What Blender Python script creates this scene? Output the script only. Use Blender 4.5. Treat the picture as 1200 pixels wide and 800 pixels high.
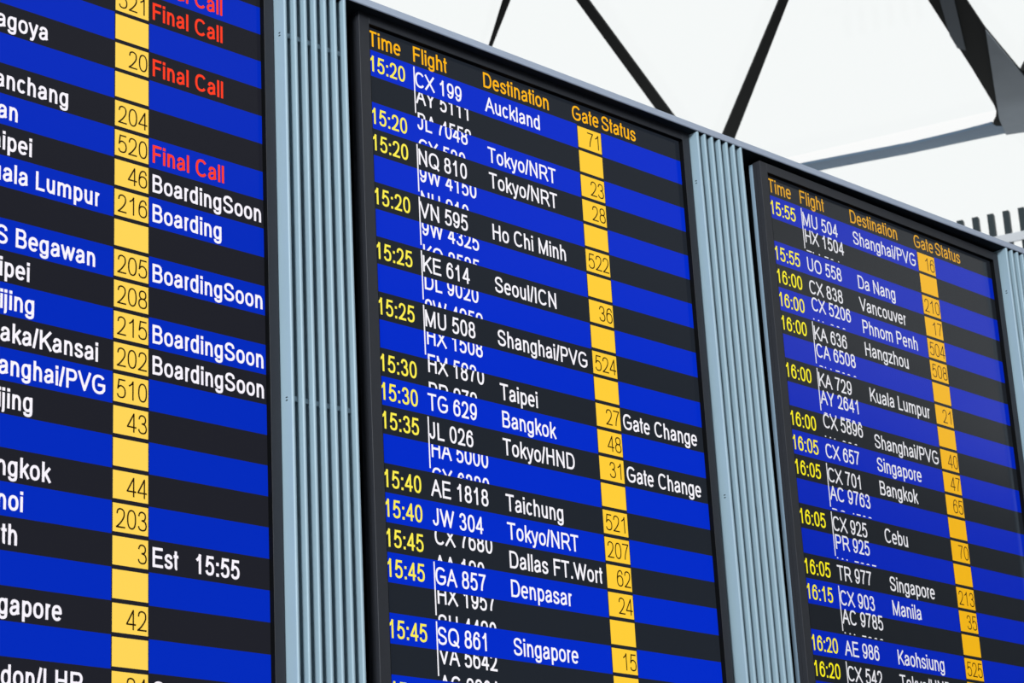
import bpy, bmesh, math
from mathutils import Matrix, Vector

for o in list(bpy.data.objects):
    bpy.data.objects.remove(o)
scene = bpy.context.scene
COL = scene.collection

# ------------------------------------------------------------------ camera, sky, exposure
U = 0.06                                   # one display row is 6 cm tall
EYE = 1.6                                  # camera height in metres
YC = 36.3059                               # camera height below the first row, in rows
R0 = (0.72291, 0.050859, -0.689068)
R1 = (0.191764, 0.943339, 0.270808)
R2 = (0.663798, -0.327908, 0.672196)
def wdir(r):                               # (right, down, into wall) -> (X, Y, Z)
    return Vector((r[0], r[2], -r[1]))
cam_data = bpy.data.cameras.new('camera')
cam = bpy.data.objects.new('camera', cam_data)
COL.objects.link(cam)
cx, cy, cz = wdir(R0), -wdir(R1), -wdir(R2)
m = Matrix((cx, cy, cz)).transposed().to_4x4()
m.translation = Vector((-47.9941 * U, -54.8686 * U, EYE))
cam.matrix_world = m
cam_data.sensor_width = 36.0
cam_data.lens = 2708.66 / 1200 * 36.0
cam_data.clip_start = 0.05
cam_data.clip_end = 400
cam_data.dof.use_dof = True
cam_data.dof.focus_distance = 4.9
cam_data.dof.aperture_fstop = 16
scene.camera = cam

world = bpy.data.worlds.new('sky')
scene.world = world
world.use_nodes = True
bg = world.node_tree.nodes['Background']
bg.inputs['Color'].default_value = (0.975, 0.985, 0.98, 1)
bg.inputs['Strength'].default_value = 0.985

fill = bpy.data.lights.new('added_fill_light', 'AREA')   # added fill, no known fixture: brightens boards and slats from upper left
fill.shape = 'DISK'; fill.size = 4.0; fill.energy = 2650; fill.color = (0.93, 0.97, 1.0)
fill_o = bpy.data.objects.new('added_fill_light', fill); COL.objects.link(fill_o)
fill_o.location = (-13.0, -8.6, 8.0)
fill_o.rotation_euler = (Vector((0.6, 0, 3.2)) - Vector(fill_o.location)).to_track_quat('-Z', 'Y').to_euler()

scene.view_settings.view_transform = 'Standard'
scene.view_settings.look = 'None'
scene.view_settings.exposure = 0.0
scene.view_settings.gamma = 1.0
scene.view_settings.use_curve_mapping = False
scene.cycles.use_denoising = True
scene.cycles.max_bounces = 8
scene.cycles.transparent_max_bounces = 12

# ------------------------------------------------------------------ materials
def lin(c):
    f = lambda v: v / 12.92 if v <= 0.04045 else ((v + 0.055) / 1.055) ** 2.4
    return tuple(f(v / 255) for v in c) + (1,)
MATS = {}
def mat(name, rgb, rough=0.5, metal=0.0, spec=0.5, noise=0.0, nscale=20.0, bump=0.0):
    if name in MATS: return MATS[name]
    M = bpy.data.materials.new(name); M.use_nodes = True
    nt = M.node_tree; b = nt.nodes['Principled BSDF']
    b.inputs['Base Color'].default_value = lin(rgb)
    b.inputs['Roughness'].default_value = rough
    b.inputs['Metallic'].default_value = metal
    b.inputs['Specular IOR Level'].default_value = spec
    if noise:
        tc = nt.nodes.new('ShaderNodeTexCoord'); n = nt.nodes.new('ShaderNodeTexNoise')
        n.inputs['Scale'].default_value = nscale; n.inputs['Detail'].default_value = 4
        nt.links.new(tc.outputs['Object'], n.inputs['Vector'])
        mx = nt.nodes.new('ShaderNodeMix'); mx.data_type = 'RGBA'
        c = lin(rgb)
        mx.inputs['A'].default_value = tuple(v * (1 - noise) for v in c[:3]) + (1,)
        mx.inputs['B'].default_value = tuple(min(1, v * (1 + noise)) for v in c[:3]) + (1,)
        nt.links.new(n.outputs['Fac'], mx.inputs['Factor'])
        nt.links.new(mx.outputs['Result'], b.inputs['Base Color'])
        if bump:
            bp = nt.nodes.new('ShaderNodeBump'); bp.inputs['Strength'].default_value = bump
            nt.links.new(n.outputs['Fac'], bp.inputs['Height'])
            nt.links.new(bp.outputs['Normal'], b.inputs['Normal'])
    MATS[name] = M
    return M
SCREEN_ROUGH = 0.16
def lit(name, rgb, spec, gain=1.0):
    """a lit region of a display: it emits, and its front glass reflects the hall a little"""
    if name in MATS: return MATS[name]
    M = bpy.data.materials.new(name); M.use_nodes = True
    b = M.node_tree.nodes['Principled BSDF']
    b.inputs['Base Color'].default_value = (0.002, 0.002, 0.002, 1)
    b.inputs['Roughness'].default_value = SCREEN_ROUGH
    b.inputs['Specular IOR Level'].default_value = spec
    b.inputs['Emission Color'].default_value = lin(rgb)
    b.inputs['Emission Strength'].default_value = gain
    MATS[name] = M
    return M
steel_blue = mat('steel_blue_paint', (154, 179, 192), 0.42, 0.0, 0.45, 0.05, 6)
rail_blue = mat('rail_paint', (176, 187, 206), 0.5, 0.0, 0.4, 0.04, 6)
bezel_black = mat('bezel_charcoal', (48, 50, 56), 0.55, 0.0, 0.35, 0.06, 60)
lip_black = mat('lip_black', (6, 7, 9), 0.7, 0.0, 0.1)
backing_dark = mat('backing_dark', (14, 18, 22), 0.8, 0.0, 0.2)
housing_grey = mat('housing_light', (150, 175, 195), 0.5)
partition = mat('partition_dark', (24, 30, 36), 0.8, 0.0, 0.2, 0.1, 3)
rib_steel = mat('rib_dark_steel', (8, 12, 13), 0.7, 0.0, 0.12, 0.35, 1.6)
rib_grey = mat('gusset_grey_steel', (126, 135, 145), 0.6, 0.1, 0.4, 0.25, 2.0)
rib_blue = mat('edge_beam_blue', (92, 116, 140), 0.5, 0.1, 0.4, 0.2, 1.2)
floor_m = mat('floor_terrazzo', (96, 98, 102), 0.35, 0.0, 0.4, 0.2, 30)
wall_m = mat('wall_grey', (58, 62, 68), 0.8, 0.0, 0.3, 0.06, 1.5)
slat_dark = mat('louvre_dark', (40, 56, 62), 0.6)
white_paint = mat('white_paint', (236, 240, 246), 0.6)
def glass():
    M = bpy.data.materials.new('skylight_glass'); M.use_nodes = True
    nt = M.node_tree; nt.nodes.clear()
    out = nt.nodes.new('ShaderNodeOutputMaterial'); mx = nt.nodes.new('ShaderNodeMixShader')
    t = nt.nodes.new('ShaderNodeBsdfTransparent'); g = nt.nodes.new('ShaderNodeBsdfGlossy')
    t.inputs['Color'].default_value = (0.98, 0.99, 0.99, 1)
    g.inputs['Roughness'].default_value = 0.05
    mx.inputs['Fac'].default_value = 0.01
    nt.links.new(t.outputs[0], mx.inputs[1]); nt.links.new(g.outputs[0], mx.inputs[2])
    nt.links.new(mx.outputs[0], out.inputs['Surface'])
    return M
glass_m = glass()

# ------------------------------------------------------------------ mesh helpers
def link(name, bm, mats, parent=None, loc=(0, 0, 0), smooth=False):
    me = bpy.data.meshes.new(name)
    bm.normal_update(); bm.to_mesh(me); bm.free()
    for M in (mats if isinstance(mats, (list, tuple)) else [mats]):
        me.materials.append(M)
    if smooth:
        for p in me.polygons: p.use_smooth = True
    o = bpy.data.objects.new(name, me); COL.objects.link(o)
    o.location = loc
    if parent: o.parent = parent
    return o
def tag(o, label, cat, group=None):
    o['label'] = label; o['category'] = cat
    if group: o['group'] = group
    return o
def struct(o):
    o['kind'] = 'structure'; return o
def root(name, loc, label, cat, group=None, rz=0.0):
    o = bpy.data.objects.new(name, None); COL.objects.link(o)
    o.empty_display_size = 0.1
    o.location = loc; o.rotation_euler = (0, 0, rz)
    return tag(o, label, cat, group)
def box(bm, x0, x1, y0, y1, z0, z1, mi=0):
    v = [bm.verts.new(p) for p in ((x0, y0, z0), (x1, y0, z0), (x1, y1, z0), (x0, y1, z0),
                                   (x0, y0, z1), (x1, y0, z1), (x1, y1, z1), (x0, y1, z1))]
    for f in ((0, 3, 2, 1), (4, 5, 6, 7), (0, 1, 5, 4), (1, 2, 6, 5), (2, 3, 7, 6), (3, 0, 4, 7)):
        bm.faces.new([v[i] for i in f]).material_index = mi
def bevel(bm, w, seg=2):
    bmesh.ops.bevel(bm, geom=list(bm.edges), offset=w, segments=seg, affect='EDGES', clamp_overlap=True)
def prism(bm, pts, z0, z1, mi=0):
    """a flat outline (X, Y) given real thickness"""
    area = sum(pts[i][0] * pts[(i + 1) % len(pts)][1] - pts[(i + 1) % len(pts)][0] * pts[i][1] for i in range(len(pts)))
    if area < 0: pts = pts[::-1]
    lo = [bm.verts.new((p[0], p[1], z0)) for p in pts]
    hi = [bm.verts.new((p[0], p[1], z1)) for p in pts]
    bm.faces.new(lo[::-1]).material_index = mi
    bm.faces.new(hi).material_index = mi
    n = len(pts)
    for i in range(n):
        bm.faces.new((lo[i], lo[(i + 1) % n], hi[(i + 1) % n], hi[i])).material_index = mi
def ZW(y): return EYE + (YC - y) * U        # board rows -> metres above the floor

# ------------------------------------------------------------------ the hall
UX, UY = 0.354, -0.935                      # along the roof edge
NX, NY = 0.935, 0.354                       # across the roof
def hall(t, n): return (t * UX + n * NX, t * UY + n * NY)
N_EDGE = 14.318
STEP = 5.02
ZR = 9.58                                   # underside of the roof ribs
T0, T1 = -22.0, 24.0
N_BACK = N_EDGE - 6 * STEP
bm = bmesh.new(); prism(bm, [hall(T0, N_BACK), hall(T1, N_BACK), hall(T1, N_EDGE), hall(T0, N_EDGE)], -0.2, 0.0)
struct(link('floor', bm, floor_m))
def wall(name, a, b, z0, z1, th=0.2):
    bm = bmesh.new()
    d = Vector((b[0] - a[0], b[1] - a[1])).normalized(); q = Vector((-d.y, d.x)) * th
    prism(bm, [a, b, (b[0] + q.x, b[1] + q.y), (a[0] + q.x, a[1] + q.y)], z0, z1)
    return struct(link(name, bm, wall_m))
wall('wall_back', hall(T1, N_BACK), hall(T0, N_BACK), 0, 0.6)
bm = bmesh.new(); prism(bm, [hall(T0, N_BACK - .08), hall(T1, N_BACK - .08), hall(T1, N_BACK - .1), hall(T0, N_BACK - .1)], 0.6, ZR)
struct(link('window_8', bm, glass_m))            # unseen glazed side, added to light the slats' left faces
wall('wall_left', hall(T0, N_BACK), hall(T0, N_EDGE), 0, ZR)
wall('wall_right', (30, -12.0), (-17, -12.0), 0, ZR)   # opposite the boards
wall('wall_far', hall(T0, N_EDGE), hall(T1, N_EDGE), 0, 6.4)

# roof lattice: dark steel ribs in triangles, the bay seen in the photograph first
RIBS = {
    'A': [(7.366, 6.741), (7.439, 6.683), (8.935, 8.994), (8.946, 8.986)],
    'B': [(7.458, 6.775), (7.522, 6.725), (11.866, 8.873), (11.768, 8.946)],
    'C': [(8.29, 4.652), (8.315, 4.632), (11.961, 9.044), (11.849, 9.127)],
    'D': [(8.302, 4.711), (8.488, 4.562), (10.684, 5.384), (11.242, 5.592), (12.193, 5.89), (13.122, 6.217), (13.22, 6.404), (13.139, 6.54), (12.895, 6.651), (12.799, 6.614), (12.728, 6.538), (12.63, 6.463), (12.498, 6.394), (11.773, 6.094), (11.089, 5.822), (10.45, 5.567)],
    'E': [(11.799, 9.71), (11.905, 9.012), (12.066, 8.508), (12.171, 8.171), (12.575, 7.316), (12.704, 6.95), (12.772, 6.723), (12.787, 6.663), (12.796, 6.625), (12.865, 6.63), (13.057, 6.484), (13.222, 6.336), (13.261, 6.362), (13.139, 6.54), (13.058, 6.668), (12.945, 6.935), (12.719, 7.48), (12.4, 8.14), (12.215, 8.635), (12.055, 9.145), (11.92, 9.823)],
    'G': [(11.242, 5.592), (12.193, 5.89), (13.122, 6.217), (13.22, 6.404), (13.139, 6.54), (13.058, 6.668), (12.734, 6.512), (11.496, 5.749)],
    'S': [(10.528, 5.506), (10.617, 5.437), (11.417, 5.905), (11.324, 5.92), (11.089, 5.822)],
}
bm = bmesh.new()
for k, (z0, z1, mi) in {'A': (ZR + .02, ZR + .045, 0), 'B': (ZR + .02, ZR + .045, 0), 'C': (ZR + .02, ZR + .045, 0),
                        'D': (ZR + .02, ZR + .04, 0), 'E': (ZR + .018, ZR + .04, 2),
                        'G': (ZR + .002, ZR + .017, 1), 'S': (ZR + .004, ZR + .019, 3)}.items():
    prism(bm, RIBS[k], z0, z1, mi)
def rib(a, b, w=0.13):
    d = Vector((b[0] - a[0], b[1] - a[1])); d.normalize(); q = Vector((-d.y, d.x)) * (w / 2)
    prism(bm, [(a[0] - q.x, a[1] - q.y), (b[0] - q.x, b[1] - q.y), (b[0] + q.x, b[1] + q.y), (a[0] + q.x, a[1] + q.y)], ZR + .02, ZR + .09)
edge_nodes = [-1.556 + 2.65 * i for i in range(-7, 10)]
tops = [-1.35 + 2.35 * i for i in range(-8, 11)]
rib(hall(T0, N_EDGE - STEP), hall(T1, N_EDGE - STEP))
rib(hall(-1.3, N_EDGE), hall(T1, N_EDGE), 0.16); rib(hall(T0, N_EDGE), hall(-4.6, N_EDGE), 0.16)
rib((8.80, 8.79), hall(-6.858, N_EDGE), 0.05)
for i in range(len(tops)):
    a = hall(tops[i], N_EDGE - STEP)
    if i < 7:
        rib(a, hall(-4.208 - 2.65 * (7 - i), N_EDGE)); rib(a, hall(-4.208 - 2.65 * (8 - i), N_EDGE))
    if i > 8:
        rib(a, hall(-1.556 + 2.65 * (i - 9), N_EDGE)); rib(a, hall(-1.556 + 2.65 * (i - 8), N_EDGE))
for k in range(1, 6):
    n0, n1 = N_EDGE - STEP * k, N_EDGE - STEP * (k + 1)
    rib(hall(T0, n1), hall(T1, n1))
    for i in range(-8, 9):
        t = -1.35 + 2.4 * i
        rib(hall(t, n0), hall(t + 1.2, n1)); rib(hall(t + 1.2, n1), hall(t + 2.4, n0))
struct(link('ceiling', bm, [rib_steel, rib_grey, rib_blue, mat('rib_mid_steel', (58, 70, 84), 0.6, 0.1)]))
for k in range(6):
    n0, n1 = N_EDGE - STEP * k, N_EDGE - STEP * (k + 1)
    bm = bmesh.new(); prism(bm, [hall(T0, n1 + .02), hall(T1, n1 + .02), hall(T1, n0 - .02), hall(T0, n0 - .02)], ZR + .13, ZR + .15)
    struct(link('window_%d' % (k + 1), bm, glass_m))
bm = bmesh.new(); prism(bm, [hall(T0, N_EDGE + .08), hall(T1, N_EDGE + .08), hall(T1, N_EDGE + .1), hall(T0, N_EDGE + .1)], 6.4, ZR)
struct(link('window_7', bm, glass_m))

# dark louvre in front of the clerestory glass, far right
lv = root('louvre_screen', (*hall(-1.8, N_EDGE - .1), 6.45), 'louvre of dark upright slats under the white roof, behind the top of the rightmost board', 'louvre')
def wallbox(bm, t0, t1, n0, n1, z0, z1):
    prism(bm, [(t0, n0), (t1, n0), (t1, n1), (t0, n1)], z0, z1)
bm = bmesh.new()
for i in range(-8, 16):
    t = -1.756 + 0.1302 * i + 1.8
    wallbox(bm, t - .026, t + .026, -.03, .03, 0, 8.745 - 6.45)
rot = math.atan2(UY, UX)
o = link('slats', bm, slat_dark, lv)
bm = bmesh.new(); wallbox(bm, -1.2, 2.1, -.05, -.032, 8.455 - 6.45, 8.53 - 6.45)
o = link('crossbar', bm, white_paint, lv); o['label'] = 'white crossbar'
lv.rotation_euler = (0, 0, rot)

# dark partition the boards hang on
bm = bmesh.new(); box(bm, -30 * U, 50 * U, 1.02 * U, 2.2 * U, 0, ZW(-1.25))
struct(link('wall_front', bm, partition))

# steel-blue rail along the top
bm = bmesh.new(); box(bm, -27 * U, 47 * U, -0.6 * U, 2.4 * U, 0, (1.54 - 1.25) * U); bevel(bm, 0.0012)
o = link('top_rail', bm, rail_blue, None, (0, 0, ZW(-1.25)))
bm = bmesh.new(); box(bm, -27 * U, 47 * U, -.57 * U, .98 * U, -.0006, -.0001)  # thin dark sheet stands in for the shade under the rail
q = link('soffit', bm, mat('soffit_dark', (22, 30, 36), 0.8, 0.0, 0.2), o); q['label'] = 'rail underside, its shade put in as a dark sheet'
tag(o, 'long steel-blue rail capping all the boards and slatted panels', 'rail')

# ------------------------------------------------------------------ slatted panels
YB = 28.4                                   # bottom of boards and panels (rows)
PW, PP = 0.13, 0.435
def slatted_panel(x0, label):
    r = root('slatted_panel', (x0 * U, 0.3 * U, ZW(YB)), label, 'panel', 'slatted metal panels beside the boards')
    return r
def build_panel(r):
    h = (YB + 1.25) * U
    bm = bmesh.new()
    for k in range(7):
        xa = k * PP; xb = xa + PW; rr = PW / 2
        prof = [(xa, .25 - .3), (xa, -.6 + rr - .3)]
        for s in range(1, 10):
            a = math.pi - math.pi * s / 10
            prof.append((xa + rr + rr * math.cos(a), -.6 + rr - .3 - rr * math.sin(a)))
        prof += [(xb, -.6 + rr - .3), (xb, .25 - .3)]
        if k:                                      # a rounded nose on a thinner web
            zn = -.34 - .3
            prof = [(xa + .045, .25 - .3), (xa + .045, zn), (xa, zn)] + prof[1:-1] + [(xb, zn), (xb - .03, zn), (xb - .03, .25 - .3)]
        prism(bm, [(p[0] * U, p[1] * U) for p in prof], 0, h - .002)
    link('slats', bm, steel_blue, r)
    bm = bmesh.new(); box(bm, 0, (6 * PP + PW) * U, -.05 * U, .7 * U, 0, h - .002)
    o = link('back_plate', bm, backing_dark, r); o['label'] = 'black back plate behind the slats'
    for y in (0.72, 13.53):
        bm = bmesh.new(); box(bm, PW * U * .5, (6 * PP + PW * .5) * U, -.62 * U, -.52 * U, ZW(y + .16) - ZW(YB), ZW(y) - ZW(YB))
        link('tie_bar', bm, steel_blue, r)
        bm = bmesh.new()
        for dz in (-.03, -.13):
            box(bm, -.012 * U, 0.0, -.66 * U, -.58 * U, ZW(y + .08 - dz) - ZW(YB), ZW(y + .05 - dz) - ZW(YB))
        o = link('rivet', bm, backing_dark, r); o['label'] = 'small dark rivets on the side of the first slat'
    return r
panels = [(-4.26, 'steel-blue panel of upright slats between the left board and the middle board'),
          (16.52, 'steel-blue panel of upright slats between the middle board and the right board'),
          (37.6, 'steel-blue panel of upright slats at the right edge, past the rightmost board')]
proto = build_panel(slatted_panel(*panels[0]))
for x0, lab in panels[1:]:
    r = proto.copy(); COL.objects.link(r); r.location.x = x0 * U; r['label'] = lab
    if x0 < 20:                                    # hangs a hair out of plumb
        r.location.x += .31 * U; r.rotation_euler = (0, -.0105, 0)
    for ch in proto.children:
        c = ch.copy(); COL.objects.link(c); c.parent = r

# ------------------------------------------------------------------ stroke lettering (narrow sans)
def arc(cx, cy, rx, ry, a0, a1, n=14):
    return [(cx + rx * math.cos(math.radians(a0 + (a1 - a0) * i / n)), cy + ry * math.sin(math.radians(a0 + (a1 - a0) * i / n))) for i in range(n + 1)]
def sell(cx, cy, rx, ry, a0=0, a1=360, n=28, e=2.35):      # a slightly squared oval
    out = []
    for i in range(n + 1):
        a = math.radians(a0 + (a1 - a0) * i / n); c, s = math.cos(a), math.sin(a)
        out.append((cx + rx * math.copysign(abs(c) ** (2 / e), c), cy + ry * math.copysign(abs(s) ** (2 / e), s)))
    return out
def cr(pts, n=6):                                           # smooth curve through points
    P = [pts[0]] + list(pts) + [pts[-1]]; out = []
    for i in range(1, len(P) - 2):
        p0, p1, p2, p3 = P[i - 1:i + 3]
        for k in range(n):
            t = k / n
            out.append(tuple(.5 * (2 * p1[j] + (p2[j] - p0[j]) * t + (2 * p0[j] - 5 * p1[j] + 4 * p2[j] - p3[j]) * t * t + (3 * p1[j] - p0[j] - 3 * p2[j] + p3[j]) * t ** 3) for j in (0, 1)))
    out.append(tuple(pts[-1])); return out
XH = .715
S_BIG = cr([(.95, .74), (.86, .92), (.5, 1), (.16, .93), (.04, .75), (.17, .59), (.5, .51), (.85, .41), (1, .25), (.86, .07), (.5, 0), (.12, .07), (0, .28)])
S_LOW = [(x, y * XH) for x, y in S_BIG]
O_LOW = sell(.5, XH / 2, .5, XH / 2)
def flip(p): return [(1 - x, 1 - y) for x, y in p]
SIX = [cr([(.95, .77), (.84, .94), (.54, 1), (.2, .88), (.03, .6), (0, .36)]), sell(.5, .325, .5, .325)]
G = {  # glyph: (advance, left bearing, right bearing, strokes)
 'A': (667, 0, 0, [[(0, 0), (.5, 1), (1, 0)], [(.18, .35), (.82, .35)]]),
 'B': (667, 75, 45, [[(0, 0), (0, 1)], [(0, 1), (.55, 1)] + arc(.58, .765, .34, .235, 90, -90) + [(0, .53)], [(0, .53), (.6, .53)] + arc(.62, .265, .38, .265, 90, -90) + [(0, 0)]]),
 'C': (722, 50, 40, [sell(.52, .5, .52, .5, 38, 322)]),
 'D': (722, 79, 45, [[(0, 0), (0, 1)], [(0, 1), (.38, 1)] + sell(.42, .5, .58, .5, 90, -90) + [(0, 0)]]),
 'E': (667, 79, 45, [[(0, 0), (0, 1)], [(0, 1), (.97, 1)], [(0, .53), (.9, .53)], [(0, 0), (1, 0)]]),
 'F': (611, 82, 40, [[(0, 0), (0, 1)], [(0, 1), (1, 1)], [(0, .52), (.87, .52)]]),
 'G': (778, 54, 55, [sell(.52, .5, .52, .5, 40, 310), [(.86, .08), (1, .2), (1, .47)], [(.55, .47), (1, .47)]]),
 'H': (722, 79, 79, [[(0, 0), (0, 1)], [(1, 0), (1, 1)], [(0, .53), (1, .53)]]),
 'I': (278, 93, 93, [[(.5, 0), (.5, 1)]]),
 'J': (500, 26, 79, [[(1, 1), (1, .27)] + arc(.5, .27, .5, .27, 0, -180)]),
 'K': (667, 73, 5, [[(0, 0), (0, 1)], [(.95, 1), (.03, .35)], [(.34, .57), (1, 0)]]),
 'L': (556, 73, 35, [[(0, 1), (0, 0)], [(0, 0), (1, 0)]]),
 'M': (833, 74, 74, [[(0, 0), (0, 1)], [(0, 1), (.5, .03)], [(.5, .03), (1, 1)], [(1, 1), (1, 0)]]),
 'N': (722, 76, 76, [[(0, 0), (0, 1)], [(0, 1), (1, 0)], [(1, 0), (1, 1)]]),
 'O': (778, 48, 48, [sell(.5, .5, .5, .5)]),
 'P': (667, 77, 45, [[(0, 0), (0, 1)], [(0, 1), (.6, 1)] + arc(.62, .725, .38, .275, 90, -90) + [(0, .45)]]),
 'Q': (778, 43, 40, [sell(.5, .5, .5, .5), [(.6, .22), (1, -.05)]]),
 'R': (722, 79, 10, [[(0, 0), (0, 1)], [(0, 1), (.58, 1)] + arc(.6, .735, .32, .265, 90, -90) + [(0, .47)], [(.48, .47), (.7, .36), (1, 0)]]),
 'S': (667, 45, 45, [S_BIG]),
 'T': (611, 21, 21, [[(0, 1), (1, 1)], [(.5, 1), (.5, 0)]]),
 'U': (722, 79, 79, [[(0, 1), (0, .34)] + sell(.5, .36, .5, .36, 180, 360, 16) + [(1, 1)]]),
 'V': (667, 4, 4, [[(0, 1), (.5, 0), (1, 1)]]),
 'W': (944, 9, 9, [[(0, 1), (.26, 0), (.5, 1), (.74, 0), (1, 1)]]),
 'X': (667, 5, 5, [[(.02, 1), (1, 0)], [(.98, 1), (0, 0)]]),
 'Y': (667, 5, 5, [[(0, 1), (.5, .42), (1, 1)], [(.5, .42), (.5, 0)]]),
 'Z': (611, 20, 28, [[(.04, 1), (.96, 1), (0, 0), (1, 0)]]),
 '0': (556, 42, 42, [sell(.5, .5, .5, .5)]),
 '1': (556, 109, 190, [[(1, 0), (1, 1)], [(1, 1), (.62, .86), (0, .76)]]),
 '2': (556, 30, 45, [cr([(.05, .72), (.16, .93), (.5, 1), (.85, .92), (.95, .72), (.84, .5), (.42, .2), (0, 0)]), [(0, 0), (1, 0)]]),
 '3': (556, 42, 45, [cr([(.03, .76), (.17, .94), (.46, 1), (.8, .93), (.9, .75), (.76, .58), (.4, .54)]), cr([(.4, .54), (.82, .48), (1, .27), (.86, .06), (.48, 0), (.14, .06), (0, .22)])]),
 '4': (556, 13, 40, [[(.77, 0), (.77, 1), (0, .25), (1, .25)]]),
 '5': (556, 36, 42, [[(.93, 1), (.2, 1)], [(.2, 1), (.06, .5)], cr([(.06, .5), (.24, .62), (.52, .66), (.87, .55), (1, .33), (.87, .08), (.48, 0), (.14, .05), (0, .2)])]),
 '6': (556, 38, 45, SIX),
 '7': (556, 48, 45, [[(0, 1), (1, 1)], cr([(1, 1), (.66, .66), (.42, .32), (.33, 0)])]),
 '8': (556, 40, 45, [sell(.5, .77, .42, .23), sell(.5, .27, .5, .27)]),
 '9': (556, 42, 42, [flip(s) for s in SIX]),
 ':': (278, 85, 85, ['.0', '.x']), '.': (278, 85, 85, ['.0']),
 '/': (278, 0, 0, [[(0, -.02), (1, 1.02)]]), ' ': (278, 0, 0, []),
 "'": (191, 60, 60, [[(.5, 1), (.5, .72)]]),
 'a': (556, 36, 36, [cr([(.06, .5), (.2, .67), (.48, XH), (.8, .66), (.9, .5), (.9, .14), (1, 0)]), cr([(.9, .43), (.5, .38), (.16, .32), (0, .17), (.12, .03), (.36, 0), (.7, .07), (.9, .25)])]),
 'b': (556, 66, 40, [[(0, 0), (0, 1)], O_LOW]),
 'c': (500, 39, 30, [sell(.53, XH / 2, .53, XH / 2, 40, 320)]),
 'd': (556, 34, 69, [[(1, 0), (1, 1)], O_LOW]),
 'e': (556, 38, 40, [[(0, .37), (1, .37)] + sell(.5, XH / 2, .5, XH / 2, 3, 322)]),
 'f': (278, 9, -20, [[(.4, 0), (.4, .8)] + cr([(.4, .8), (.5, .96), (.75, 1), (1, .99)]), [(0, XH), (.95, XH)]]),
 'g': (556, 32, 66, [sell(.5, XH / 2, .5, XH / 2), [(1, XH), (1, -.06)] + cr([(1, -.06), (.9, -.22), (.5, -.28), (.14, -.23), (.05, -.1)])]),
 'h': (556, 66, 70, [[(0, 0), (0, 1)], cr([(0, .42), (.1, .6), (.42, XH), (.82, .66), (1, .46)]) + [(1, 0)]]),
 'i': (222, 66, 66, [[(.5, 0), (.5, XH)], '.t']),
 'j': (222, -45, 66, [[(1, XH), (1, -.12)] + cr([(1, -.12), (.8, -.26), (0, -.27)]), '.u']),
 'k': (500, 66, 5, [[(0, 0), (0, 1)], [(.92, XH), (.03, .26)], [(.36, .43), (1, 0)]]),
 'l': (222, 66, 66, [[(.5, 0), (.5, 1)]]),
 'm': (833, 66, 70, [[(0, 0), (0, XH)], cr([(0, .46), (.06, .62), (.24, XH), (.44, .66), (.5, .5)]) + [(.5, 0)], cr([(.5, .46), (.56, .62), (.74, XH), (.94, .66), (1, .5)]) + [(1, 0)]]),
 'n': (556, 66, 70, [[(0, 0), (0, XH)], cr([(0, .42), (.1, .6), (.42, XH), (.82, .66), (1, .46)]) + [(1, 0)]]),
 'o': (556, 35, 37, [O_LOW]),
 'p': (556, 66, 40, [[(0, -.28), (0, XH)], O_LOW]),
 'q': (556, 34, 69, [[(1, -.28), (1, XH)], O_LOW]),
 'r': (333, 66, -10, [[(0, 0), (0, XH)], cr([(0, .4), (.15, .62), (.55, .7), (1, .68)])]),
 's': (500, 31, 35, [S_LOW]),
 't': (278, 15, 15, [[(.42, .95), (.42, .16)] + cr([(.42, .16), (.55, .02), (1, .01)]), [(0, XH), (1, XH)]]),
 'u': (556, 64, 70, [flip([(x, y + (1 - XH)) for x, y in cr([(0, .42), (.1, .6), (.42, XH), (.82, .66), (1, .46)]) + [(1, 0)]]), [(1, 0), (1, XH)]]),
 'v': (500, 5, 5, [[(0, XH), (.5, 0), (1, XH)]]),
 'w': (722, 5, 5, [[(0, XH), (.26, 0), (.5, XH), (.74, 0), (1, XH)]]),
 'x': (500, 7, 7, [[(0, XH), (1, 0)], [(1, XH), (0, 0)]]),
 'y': (500, 8, 8, [[(0, XH), (.52, 0)], [(1, XH), (.48, -.14)] + cr([(.48, -.14), (.34, -.26), (.04, -.26)])]),
 'z': (500, 20, 25, [[(.02, XH), (.96, XH), (0, 0), (1, 0)]]),
}
EMX = 0.689                                  # rows per em, across
CAP = 0.605                                  # capital height in rows
def width(txt): return sum(G[c][0] for c in txt) / 1000 * EMX
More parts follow.
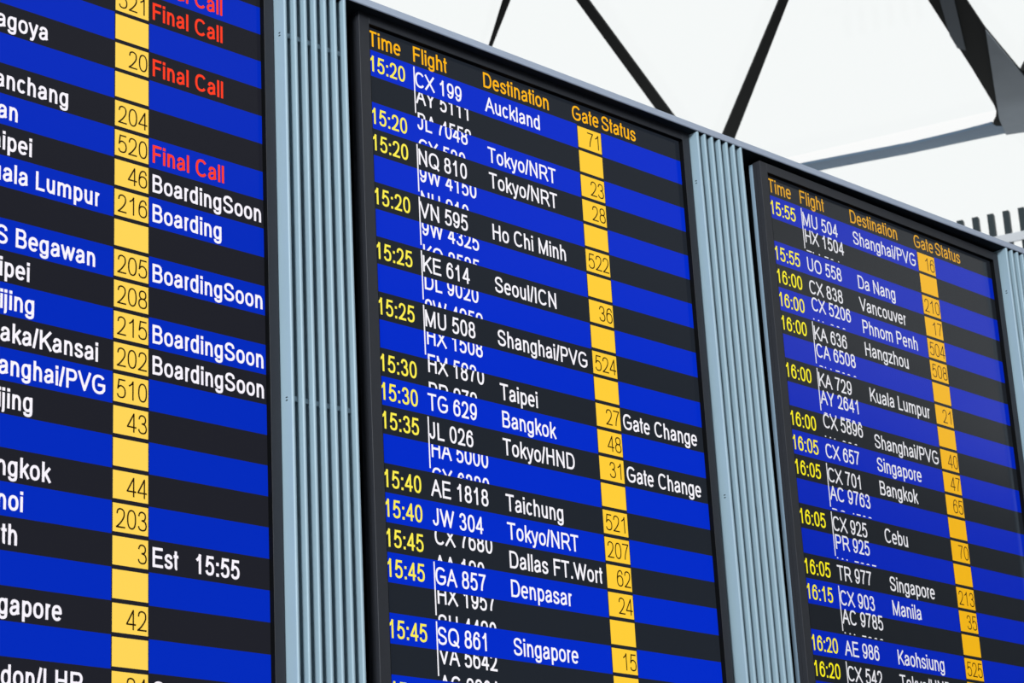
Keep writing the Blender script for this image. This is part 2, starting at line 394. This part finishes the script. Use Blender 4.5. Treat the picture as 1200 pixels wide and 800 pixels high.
def stroke(bm, pts, t, put):
    """thicken a centre line: quads with mitred smooth bends and round sharp corners"""
    h = t / 2
    pts = [p for i, p in enumerate(pts) if i == 0 or (abs(p[0] - pts[i - 1][0]) + abs(p[1] - pts[i - 1][1])) > 1e-5]
    n = len(pts)
    if n < 2: return
    closed = abs(pts[0][0] - pts[-1][0]) + abs(pts[0][1] - pts[-1][1]) < 1e-4
    dirs = []
    for i in range(n - 1):
        dx, dy = pts[i + 1][0] - pts[i][0], pts[i + 1][1] - pts[i][1]; L = math.hypot(dx, dy); dirs.append((dx / L, dy / L))
    def nrm(a, b):
        mx, my = -(a[1] + b[1]), a[0] + b[0]; L = math.hypot(mx, my)
        mx, my = mx / L, my / L
        c = mx * -a[1] + my * a[0]
        return mx / max(c, .6), my / max(c, .6)
    for i in range(n - 1):
        d = dirs[i]
        pd = dirs[i - 1] if i > 0 else (dirs[-1] if closed else d)
        nd = dirs[i + 1] if i < n - 2 else (dirs[0] if closed else d)
        na = nrm(pd, d) if pd[0] * d[0] + pd[1] * d[1] > .5 else (-d[1], d[0])
        nb = nrm(d, nd) if nd[0] * d[0] + nd[1] * d[1] > .5 else (-d[1], d[0])
        a, b = pts[i], pts[i + 1]
        bm.faces.new([bm.verts.new(put(x, y)) for x, y in ((a[0] - na[0] * h, a[1] - na[1] * h), (b[0] - nb[0] * h, b[1] - nb[1] * h),
                                                           (b[0] + nb[0] * h, b[1] + nb[1] * h), (a[0] + na[0] * h, a[1] + na[1] * h))])
        if i < n - 2 and nd[0] * d[0] + nd[1] * d[1] <= .5:
            bm.faces.new([bm.verts.new(put(b[0] + h * math.cos(k * math.pi / 5), b[1] + h * math.sin(k * math.pi / 5))) for k in range(10)])
def write(txt, x, base, t, z, clip=None):
    """lettering as flat shapes on the display; x and base in rows (y down)"""
    bm = bmesh.new(); pen = x
    for c in txt:
        adv, l, r, st = G[c]
        x0 = pen + l / 1000 * EMX + t / 2; w = (adv - l - r) / 1000 * EMX - t; hgt = CAP - t
        mp = lambda p: (x0 + p[0] * max(w, 0.0) + (w / 2 if w < 0 else 0), t / 2 + p[1] * hgt)
        put = lambda a, b: (a * U, z * U, -(base - b) * U)
        for s in st:
            if isinstance(s, str):
                q = t * 1.15; xm = pen + adv / 2000 * EMX
                if s == '.u': xm = x0 + w
                yy = {'.0': 0, '.x': CAP * XH - q, '.t': CAP - q, '.u': CAP - q}[s]
                bm.faces.new([bm.verts.new(put(a, b)) for a, b in ((xm - q / 2, yy), (xm + q / 2, yy), (xm + q / 2, yy + q), (xm - q / 2, yy + q))])
            else:
                pts = [mp(p) for p in s]
                # square the free ends of straight strokes out to the full letter height
                ext = t / 2
                if len(s) >= 2:
                    for end, nb in ((0, 1), (-1, -2)):
                        dx, dy = pts[end][0] - pts[nb][0], pts[end][1] - pts[nb][1]; L = math.hypot(dx, dy)
                        if L > .1 * CAP and not (abs(pts[0][0] - pts[-1][0]) + abs(pts[0][1] - pts[-1][1]) < 1e-4):
                            pts[end] = (pts[end][0] + dx / L * ext, pts[end][1] + dy / L * ext)
                stroke(bm, pts, t, put)
        pen += adv / 1000 * EMX
    if clip:
        for y, sgn in ((clip[0], 1), (clip[1], -1)):
            bmesh.ops.bisect_plane(bm, geom=list(bm.verts) + list(bm.edges) + list(bm.faces), dist=1e-7,
                                   plane_co=(0, 0, -y * U), plane_no=(0, 0, sgn), clear_outer=True)
    return bm

# ------------------------------------------------------------------ departure boards
XG0, XG1, XR = 10.265, 11.525, 16.12
NROWS = 27
def flight_board(o3, yaw, label, S):
    """o3: board origin (rows), S: its look and its writing"""
    b = root('flight_board', (o3[0] * U, o3[2] * U, ZW(o3[1] + YB)), label, 'departure board', 'departure boards hung in a row', yaw)
    lift = YB * U                                     # parts are drawn from the first row downwards
    off = (0, 0, lift)
    xo0, xo1, xi0, xi1 = -.63, 16.46, -.17, 16.06
    yo0, yo1, yi0, yi1 = S.get('top', -1.23), YB - .02, -.87, 27.75
    bm = bmesh.new()
    for q in ((xo0, xi0, yo0, yo1), (xi1, xo1, yo0, yo1), (xi0, xi1, yo0, yi0), (xi0, xi1, yi1, yo1)):
        box(bm, q[0] * U, q[1] * U, -.2 * U, .02 * U, -q[3] * U, -q[2] * U)
    bevel(bm, .0006, 1)
    link('bezel', bm, bezel_black, b, off)
    bm = bmesh.new()
    e = .012
    for q in ((xi1 - e, xi1 + .002, yi0, yi1), (xi0 - .002, xi0 + e, yi0, yi1), (xi0 + e, xi1 - e, yi0 - .002, yi0 + e), (xi0 + e, xi1 - e, yi1 - e, yi1 + .002)):
        box(bm, q[0] * U, q[1] * U, -.197 * U, .0 * U, -q[3] * U, -q[2] * U)
    o = link('inner_lip', bm, lip_black, b, off); o['label'] = 'black inner edge around the screen'
    bm = bmesh.new()
    box(bm, xo0 * U, xo1 * U, .02 * U, (.19 if S.get('pale') else .33) * U, -yo1 * U, -yo0 * U)
    link('side_shell', bm, bezel_black, b, off)
    zs = .33
    if S.get('pale'):
        bm = bmesh.new()
        box(bm, xo0 * U, xo1 * U, .19 * U, .38 * U, -yo1 * U, -(yo0 + .04) * U)
        o = link('edge_strip', bm, housing_grey, b, off); o['label'] = 'pale blue strip behind the dark bezel'
        zs = .38
    bm = bmesh.new()
    box(bm, (xo0 + .3) * U, (xo1 - .3) * U, zs * U, (1.0 - o3[2] - (.35 if yaw else 0)) * U, -yo1 * U, -(yo0 + .05) * U)
    o = link('rear_housing', bm, backing_dark, b, off); o['label'] = 'black rear housing'
    # the display: dark bands alternating with blue bands, dark gate column
    key = S['key']
    L = lambda n, c: lit(key + '_' + n, c, S['spec'])
    dark, blue = L('dark', S['dark']), L('blue', S['blue'])
    yel, num = L('yellow', S['yellow']), L('ink', (38, 22, 8))
    white, tcol, hcol = L('white', S['white']), L('time', S['time']), L('heading', S['head'])
    red = L('red', S.get('red', (255, 60, 30)))
    bm = bmesh.new()
    def quad(x0, x1, y0, y1, mi, z=0.0):
        bm.faces.new([bm.verts.new((x * U, z * U, -y * U)) for x, y in ((x0, y1), (x1, y1), (x1, y0), (x0, y0))]).material_index = mi
    box(bm, -.17 * U, 16.2 * U, .004 * U, .019 * U, -27.8 * U, .95 * U)
    quad(-.17, 16.2, -.95, 0, 0); quad(-.17, 0, 0, 27.8, 0); quad(XR, 16.2, 0, 27.8, 0); quad(0, XR, 27, 27.8, 0); quad(XG0 - .03, XG1 + .03, 0, 27, 0)
    for r in range(NROWS):
        mi = 1 if r % 2 == 0 else 0
        quad(0, XG0 - .03, r, r + 1, mi); quad(XG1 + .03, XR, r, r + 1, mi)
    scr = link('screen', bm, [dark, blue], b, off); scr['label'] = 'lit screen of blue and black bands'
    Z1, Z2 = -.006, -.012
    t, tn, dx = S['t'], S['tn'], S.get('dx', 0)
    def sub(name, bm, M, label=None):
        if not bm.verts: bm.free(); return
        o = link(name, bm, M, scr)
        if label: o['label'] = label
    for txt, x in (('Time', -.08), ('Flight', 1.96), ('Destination', 5.37), ('Gate', 9.98), ('Status', 11.58)):
        if S.get('nohead'): break
        sub('column_heading', write(txt, x + dx, -.14, t, Z2), hcol, 'orange heading %s' % txt)
    for r in range(NROWS):
        bm = bmesh.new()
        bm.faces.new([bm.verts.new((x * U, Z1 * U, -y * U)) for x, y in ((XG0, r + .925), (XG1, r + .925), (XG1, r + .058), (XG0, r + .058))])
        sub('gate_cell', bm, yel, 'yellow gate cell')
    for (r, tm, fl, dest, gate, status) in S['rows']:
        y = r - 1; base = y + .82
        if tm: sub('time_entry', write(tm, -.10 + dx, base, t, Z2), tcol, 'yellow time %s' % tm)
        if fl: sub('flight_number', write(fl, 2.03 + dx, base, t, Z2), white, 'white flight number %s' % fl)
        if dest: sub('destination_entry', write(dest, 5.45 + dx, base, t, Z2), white, 'white destination %s' % dest)
        if gate: sub('gate_number', write(gate, XG1 - .02 - width(gate), base - .02, tn, Z2), num, 'dark gate number %s' % gate)
        if status:
            M = red if status == 'Final Call' else white
            xs = 11.625 + dx
            for piece in status.split('   '):
                sub('status_entry', write(piece, xs, base, t, Z2), M, ('red status %s' if M is red else 'white status %s') % piece)
                xs += width(piece + '   ')
    for (r, cur, shift, nxt, nshift, bot) in S.get('scroll', []):
        y = r - 1; clip = (y + (.015 if bot == 1.0 else -.06), y + bot)
        sub('codeshare_number', write(cur, 2.07 + dx, y + .82 - shift, t, Z2, clip), white, 'white codeshare number rolling up')
        if nxt: sub('codeshare_number', write(nxt, 2.07 + dx, y + nshift + CAP, t, Z2, clip), white, 'top of the next codeshare number rolling in')
    for r in S.get('lines', []):
        bm = bmesh.new(); xl = 2.0 + dx
        bm.faces.new([bm.verts.new((x * U, Z2 * U, -yy * U)) for x, yy in ((xl, r + .86), (xl + .055, r + .86), (xl + .055, r - 1 + .06), (xl, r - 1 + .06))])
        sub('codeshare_line', bm, white, 'thin white upright line')
    return b

LEFT = dict(key='left', top=-1.08, t=.087, tn=.05, spec=.045, dark=(31, 32, 40), blue=(0, 42, 188), yellow=(255, 214, 88), white=(250, 246, 255), time=(255, 240, 120), head=(255, 180, 20), red=(255, 62, 34), nohead=True, rows=[])
def lrow(r, dest, gate, status): LEFT['rows'].append((r, None, None, dest, gate, status))
for r, dest, gate, status in (
        (1, None, None, 'Final Call'), (2, None, '521', 'Final Call'), (4, 'Nagoya', '20', 'Final Call'), (6, 'Nanchang', '204', None),
        (7, 'Xian', '520', 'Final Call'), (8, 'Taipei', '46', 'BoardingSoon'), (9, 'Kuala Lumpur', '216', 'Boarding'), (11, 'B S Begawan', '205', 'BoardingSoon'),
        (12, 'Taipei', '208', None), (13, 'Beijing', '215', 'BoardingSoon'), (14, 'Osaka/Kansai', '202', 'BoardingSoon'), (15, 'Shanghai/PVG', '510', None),
        (16, 'Beijing', '43', None), (18, 'Bangkok', '44', None), (19, 'Hanoi', '203', None), (20, 'Perth', '3', 'Est   15:55'),
        (22, 'Singapore', '42', None), (24, 'London/LHR', '24', 'Gate Change')):
    lrow(r, dest, gate, status)
MID = dict(key='middle', t=.078, tn=.048, spec=.055, dark=(32, 37, 45), blue=(0, 43, 200), yellow=(255, 206, 56), white=(250, 248, 255), time=(255, 240, 80), head=(255, 184, 16), rows=[
    (1, '15:20', 'CX 199', 'Auckland', '71', None), (3, '15:20', None, 'Tokyo/NRT', '23', None), (4, '15:20', 'NQ 810', 'Tokyo/NRT', '28', None),
    (6, '15:20', 'VN 595', 'Ho Chi Minh', '522', None), (8, '15:25', 'KE 614', 'Seoul/ICN', '36', None), (10, '15:25', 'MU 508', 'Shanghai/PVG', '524', None),
    (12, '15:30', None, 'Taipei', '27', 'Gate Change'), (13, '15:30', 'TG 629', 'Bangkok', '48', None), (14, '15:35', 'JL 026', 'Tokyo/HND', '31', 'Gate Change'),
    (16, '15:40', 'AE 1818', 'Taichung', '521', None), (17, '15:40', 'JW 304', 'Tokyo/NRT', '207', None), (18, '15:45', None, 'Dallas FT.Wort', '62', None),
    (19, '15:45', 'GA 857', 'Denpasar', '24', None), (21, '15:45', 'SQ 861', 'Singapore', '15', None), (23, '15:50', None, None, None, None)],
    lines=[1, 4, 6, 8, 10, 14, 19, 21],
    scroll=[(r, a, .36, b, .80, 1.0) for r, a, b in ((2, 'AY 5111', 'BA 4552'), (3, 'JL 7048', 'CX 520'), (5, '9W 4150', 'NH 910'), (7, '9W 4325', 'KQ 2525'),
            (9, 'DL 9020', '9W 4959'), (11, 'HX 1508', 'FM 592'), (12, 'HX 1870', 'PR 979'), (15, 'HA 5000', 'CX 6320'), (18, 'CX 7680', 'AA 190'), (20, 'HX 1957', 'SU 4490'), (22, 'VA 5642', 'AC 9901'))])
RIGHT = dict(key='right', top=-1.27, t=.073, tn=.046, dx=.09, pale=True, spec=.22, dark=(28, 32, 38), blue=(0, 36, 180), yellow=(240, 180, 20), white=(226, 226, 232), time=(250, 236, 30), head=(222, 162, 28), rows=[
    (1, '15:55', 'MU 504', 'Shanghai/PVG', '16', None), (3, '15:55', 'UO 558', 'Da Nang', '210', None), (4, '16:00', 'CX 838', 'Vancouver', '17', None),
    (5, '16:00', None, 'Phnom Penh', '504', None), (6, '16:00', 'KA 636', 'Hangzhou', '508', None), (8, '16:00', 'KA 729', 'Kuala Lumpur', '21', None),
    (10, '16:00', None, 'Shanghai/PVG', '40', None), (11, '16:05', 'CX 657', 'Singapore', '47', None), (12, '16:05', 'CX 701', 'Bangkok', '65', None),
    (14, '16:05', 'CX 925', 'Cebu', '70', None), (16, '16:05', 'TR 977', 'Singapore', '213', None), (17, '16:15', 'CX 903', 'Manila', '35', None),
    (19, '16:20', 'AE 986', 'Kaohsiung', '525', None), (20, '16:20', 'CX 542', 'Tokyo/HND', None, None)],
    lines=[1, 6, 8, 12, 14, 17, 20],
    scroll=[(r, a, .26, b, .90, .95) for r, a, b in ((2, 'HX 1504', 'FM 504'), (5, 'CX 5206', 'KA 206'), (7, 'CA 6508', 'CX 5636'), (9, 'AY 2641', 'CX 5729'),
            (10, 'CX 5896', 'KA 896'), (13, 'AC 9763', 'PG 4509'), (15, 'PR 925', 'KA 5925'), (18, 'AC 9785', 'KA 5903'))])
flight_board((-20.7644, -.163, .1376), 0.0, 'departure board at the left edge with red Final Call entries, its left half cut off', LEFT)
flight_board((0, 0, 0), 0.0, 'middle departure board, its whole top edge in view, flights 15:20 to 15:45', MID)
flight_board((21.07, .2225, -.2588), .0195, 'rightmost departure board, flights 15:55 to 16:20, ending at the right edge', RIGHT)
